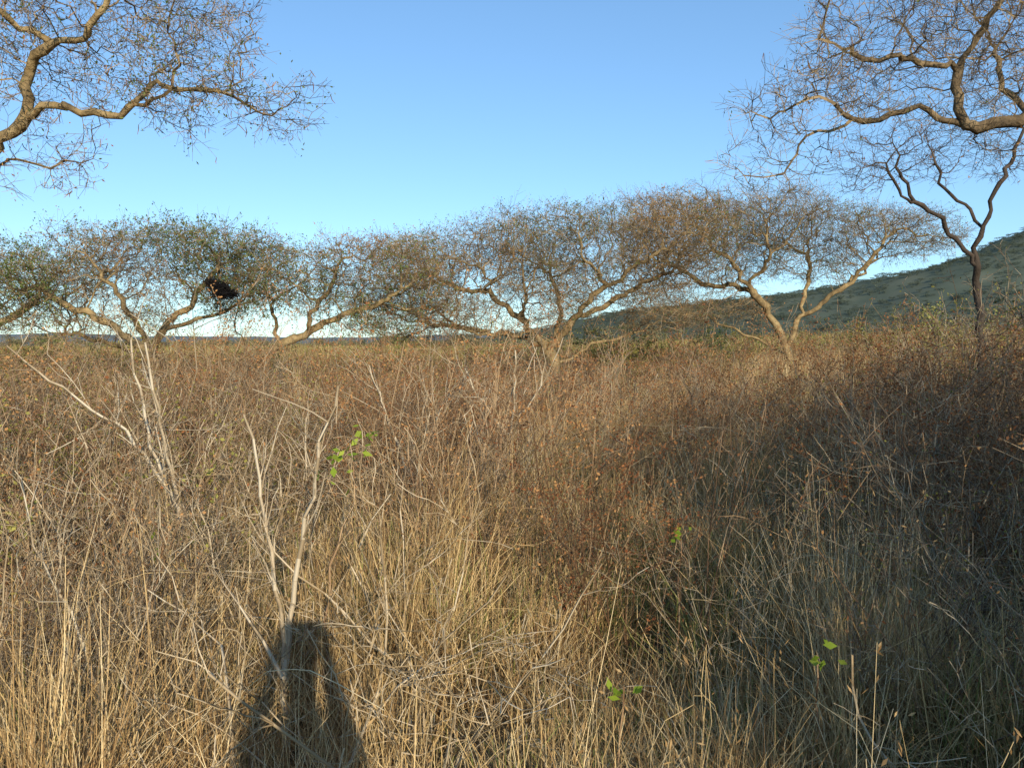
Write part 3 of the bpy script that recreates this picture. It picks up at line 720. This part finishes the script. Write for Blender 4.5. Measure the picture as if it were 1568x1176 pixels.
# ------------------------------------------------------------------ ground
def grid(name,xs,ys,f,m):
    XX,YY=np.meshgrid(xs,ys); ZZ=f(XX,YY); V=np.stack([XX,YY,ZZ],-1).reshape(-1,3)
    nx,ny=len(xs),len(ys); i=np.arange(nx-1)[None,:]+np.arange(ny-1)[:,None]*nx
    F=np.stack([i,i+1,i+1+nx,i+nx],-1).reshape(-1,4)
    g=Geo(); g.add(V,F,0,0.5); return obj(name,g.mesh(name,[m],smooth=True))
t=np.linspace(-1,1,221); ax=np.sign(t)*(np.abs(t)**4.0)*9000+t*45
M_ground=mat('ground_soil',[(0.08,0.052,0.028),(0.16,0.11,0.055),(0.26,0.19,0.10)],nscale=1.5,bump=8)
grid('ground',ax,ax,terr,M_ground)
M_hill=mat('hazed_hill_ground',[(0.070,0.092,0.075),(0.10,0.12,0.09),(0.145,0.155,0.115)],nscale=0.03)  # aerial haze baked into the base colour as a bluish-grey tint, no volume
def hz(x,y):
    z=192*np.exp(-((x-800)/428)**2)*np.exp(-((y-760)/260.0)**2)+24*np.exp(-((x-170)/190.0)**2)*np.exp(-((y-850)/200.0)**2)
    b=np.array([noise.fractal(Vector((a*0.006,c*0.006,0.0)),0.9,2.0,6) for a,c in zip(np.ravel(x),np.ravel(y))]).reshape(x.shape)
    return z*(1+0.10*b)-2+7*b*sstep(0,30,z)-2
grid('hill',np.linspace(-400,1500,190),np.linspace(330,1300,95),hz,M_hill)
M_dh=mat('distant_hill',[(0.15,0.19,0.20),(0.19,0.225,0.23),(0.25,0.27,0.25)],nscale=0.004)  # blue-grey stands for air haze painted into the far ridge colour
def dz(x,y):
    b=np.array([noise.fractal(Vector((a*0.0011,c*0.0011,4.0)),0.9,2.0,5) for a,c in zip(np.ravel(x),np.ravel(y))]).reshape(x.shape)
    return (34+34*b+62*sstep(-300,700,x))*np.exp(-((y-2700)/330.0)**2)-4
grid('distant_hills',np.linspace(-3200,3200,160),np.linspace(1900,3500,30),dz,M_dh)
def dtree(W,H,m,n=420,ls=.35):
    g=Geo(); c=[]
    for k in range(7):
        cc=np.array([rng.normal()*W*0.28,rng.normal()*W*0.28,H*(0.62+0.25*rng.random())])
        c.append(cc+norm(rng.normal(size=(n//7,3)))*rng.random((n//7,1))**.5*np.array([W*.3,W*.3,H*.2]))
        g.prisms([(0,0,0)],[cc],0.12,0.04,0)
    g.leaves(np.concatenate(c),ls,ls*.6,0); return g.mesh('crown',[m])
dts=[dtree(5+i,3.4+0.3*i,M_far,900,.28) for i in range(3)]
X,Y=wedge(110,600,0.0018,44)
s=0.6+0.6*rng.random(len(X)); n=len(X)
scatter('distant_trees',np.stack([X,Y,terr(X,Y)],1),np.stack([0*X,0*X,rng.random(n)*6.28],1),np.stack([s,s,s],1),rng.integers(0,3,n),dts)
dth=[dtree(6+i,4,M_farh,280,.5) for i in range(2)]
X=rng.uniform(-200,1250,9000);Y=rng.uniform(400,900,9000)
Z=hz(X,Y); k=Z>2; X=X[k];Y=Y[k];Z=Z[k]-.3; n=len(X); s=0.5+0.7*rng.random(n)**2
scatter('hill_trees',np.stack([X,Y,Z],1),np.stack([0*X,0*X,rng.random(n)*6.28],1),np.stack([s,s,s],1),rng.integers(0,2,n),dth)

# ------------------------------------------------------------------ photographer (stands just behind the viewpoint, throws the shadow)
def person():
    V=[];E=[];Rd=[]
    BX=0.09
    def v(x,y,z,r,p=None,ry=None):
        V.append((x,y,z));Rd.append((r,ry or r)); i=len(V)-1
        if p is not None: E.append((p,i))
        return i
    pel=v(BX,-.45,.95,.14,ry=.11)
    sp=v(BX,-.45,1.12,.135,pel,.10); ch=v(BX,-.45,1.33,.16,sp,.11); nb=v(BX,-.44,1.45,.065,ch); nk=v(BX-.01,-.42,1.52,.055,nb)
    h1=v(BX-.02,-.40,1.58,.08,nk,.09); h2=v(BX-.02,-.40,1.66,.085,h1,.10); v(BX-.02,-.41,1.73,.055,h2)
    v(BX-.03,-.29,1.605,.016,h1)
    for s in (-1,1):
        hp=v(BX+.085*s,-.45,.88,.088,pel); kn=v(BX+.09*s,-.43,.50,.062,hp); an=v(BX+.09*s,-.46,.10,.042,kn)
        ft=v(BX+.10*s,-.40,.05,.042,an); v(BX+.12*s,-.26,.035,.035,ft)
        sh=v(BX+.165*s,-.45,1.39,.058,ch); el=v(BX*.6+.16*s,-.34,1.19,.048,sh); wr=v(.115*s,-.13,1.48,.032,el)
        pa=v(.10*s,-.10,1.56,.030,wr,.018)
        for k,(dx,dz_,L) in enumerate([(-.02,.0,.07),(-.005,.012,.08),(.008,.024,.075),(.018,.036,.06)]):
            a=v((.098+dx*.4)*s,-.085,1.575+dz_,.009,pa); v(.085*s,-.062,1.59+dz_,.0085,a)
        tq=v(.088*s,-.12,1.555,.010,pa); v(.065*s,-.095,1.575,.009,tq)
    me=bpy.data.meshes.new('body'); me.from_pydata(V,E,[]); 
    o=bpy.data.objects.new('body',me); COL.objects.link(o)
    sk=o.modifiers.new('skin','SKIN'); sd=o.modifiers.new('sub','SUBSURF'); sd.levels=2; sd.render_levels=2
    for i,r in enumerate(Rd): me.skin_vertices[0].data[i].radius=r
    me.skin_vertices[0].data[0].use_root=True
    m=bpy.data.materials.new('clothes_and_skin'); m.use_nodes=True; nt=m.node_tree
    b=nt.nodes['Principled BSDF']; b.inputs['Roughness'].default_value=.8
    tc=nt.nodes.new('ShaderNodeTexCoord');sx=nt.nodes.new('ShaderNodeSeparateXYZ');rp=nt.nodes.new('ShaderNodeValToRGB')
    nt.links.new(tc.outputs['Object'],sx.inputs[0]); dv=nt.nodes.new('ShaderNodeMath');dv.operation='DIVIDE';dv.inputs[1].default_value=2
    nt.links.new(sx.outputs['Z'],dv.inputs[0]);nt.links.new(dv.outputs[0],rp.inputs[0]);nt.links.new(rp.outputs[0],b.inputs['Base Color'])
    rp.color_ramp.interpolation='CONSTANT'; e=rp.color_ramp.elements
    e[0].color=(.03,.025,.02,1); e[1].position=.05;e[1].color=(.10,.09,.06,1)
    x=e.new(.48);x.color=(.12,.14,.10,1); x=e.new(.745);x.color=(.16,.085,.05,1); x=e.new(.845);x.color=(.015,.012,.01,1)
    me.materials.append(m)
    ph=bpy.data.meshes.new('phone'); import bmesh
    bm=bmesh.new(); bmesh.ops.create_cube(bm,size=1); bmesh.ops.scale(bm,vec=(.155,.008,.075),verts=bm.verts)
    bmesh.ops.bevel(bm,geom=bm.edges[:],offset=.003,segments=2,affect='EDGES'); bm.to_mesh(ph); bm.free()
    p=bpy.data.objects.new('phone',ph); p.location=(0,-.06,1.61); COL.objects.link(p)
    ph.materials.append(mat('phone_body',[(.02,.02,.022),(.03,.03,.03)],gloss=.5,rough=.3))
    e=bpy.data.objects.new('photographer',None); COL.objects.link(e)
    o.parent=e;p.parent=e
person()

# ------------------------------------------------------------------ light, sky, camera
w=bpy.data.worlds.new('World'); sc.world=w; w.use_nodes=True; nt=w.node_tree
bg=nt.nodes['Background']; sky=nt.nodes.new('ShaderNodeTexSky'); sky.sky_type='NISHITA'; sky.sun_disc=False
sky.sun_elevation=math.radians(SUN_EL); sky.sun_rotation=math.radians(SUN_AZ)
sky.air_density=1.0; sky.dust_density=0.1; sky.ozone_density=3.0; sky.altitude=200
def mulc(src,c):
    m=nt.nodes.new('ShaderNodeMix'); m.data_type='RGBA'; m.blend_type='MULTIPLY'; m.clamp_result=False; m.inputs[0].default_value=1.0
    m.inputs[7].default_value=(*c,1); nt.links.new(src,m.inputs[6]); return m.outputs[2]
a=mulc(sky.outputs[0],(0.15*.80,0.15*1.02,0.15*1.36))
gm=nt.nodes.new('ShaderNodeGamma'); gm.inputs[1].default_value=0.78; nt.links.new(a,gm.inputs[0])
a=mulc(gm.outputs[0],(0.97/.15,1.03/.15,0.96/.15))
nt.links.new(a,bg.inputs[0]); bg.inputs[1].default_value=0.15
sl=bpy.data.lights.new('sun','SUN'); sl.energy=5.0; sl.angle=math.radians(0.5); sl.color=(1.0,0.875,0.675)
so=bpy.data.objects.new('sun',sl); COL.objects.link(so)
el=math.radians(SUN_EL);az=math.radians(SUN_AZ)
dv=Vector((math.sin(az)*math.cos(el),math.cos(az)*math.cos(el),math.sin(el)))
so.rotation_euler=dv.to_track_quat('Z','Y').to_euler(); so.location=(5,-10,12)
cam=bpy.data.cameras.new('camera'); co=bpy.data.objects.new('camera',cam); COL.objects.link(co)
co.location=(0,0,1.65); cam.sensor_width=36; cam.lens=36*1210/1568
co.rotation_euler=(math.radians(90-2.75),0,0); cam.clip_start=0.05; cam.clip_end=20000
sc.camera=co
sc.view_settings.view_transform='Standard'; sc.view_settings.look='None'; sc.view_settings.exposure=0
print('done',round(time.time()-T0,1))
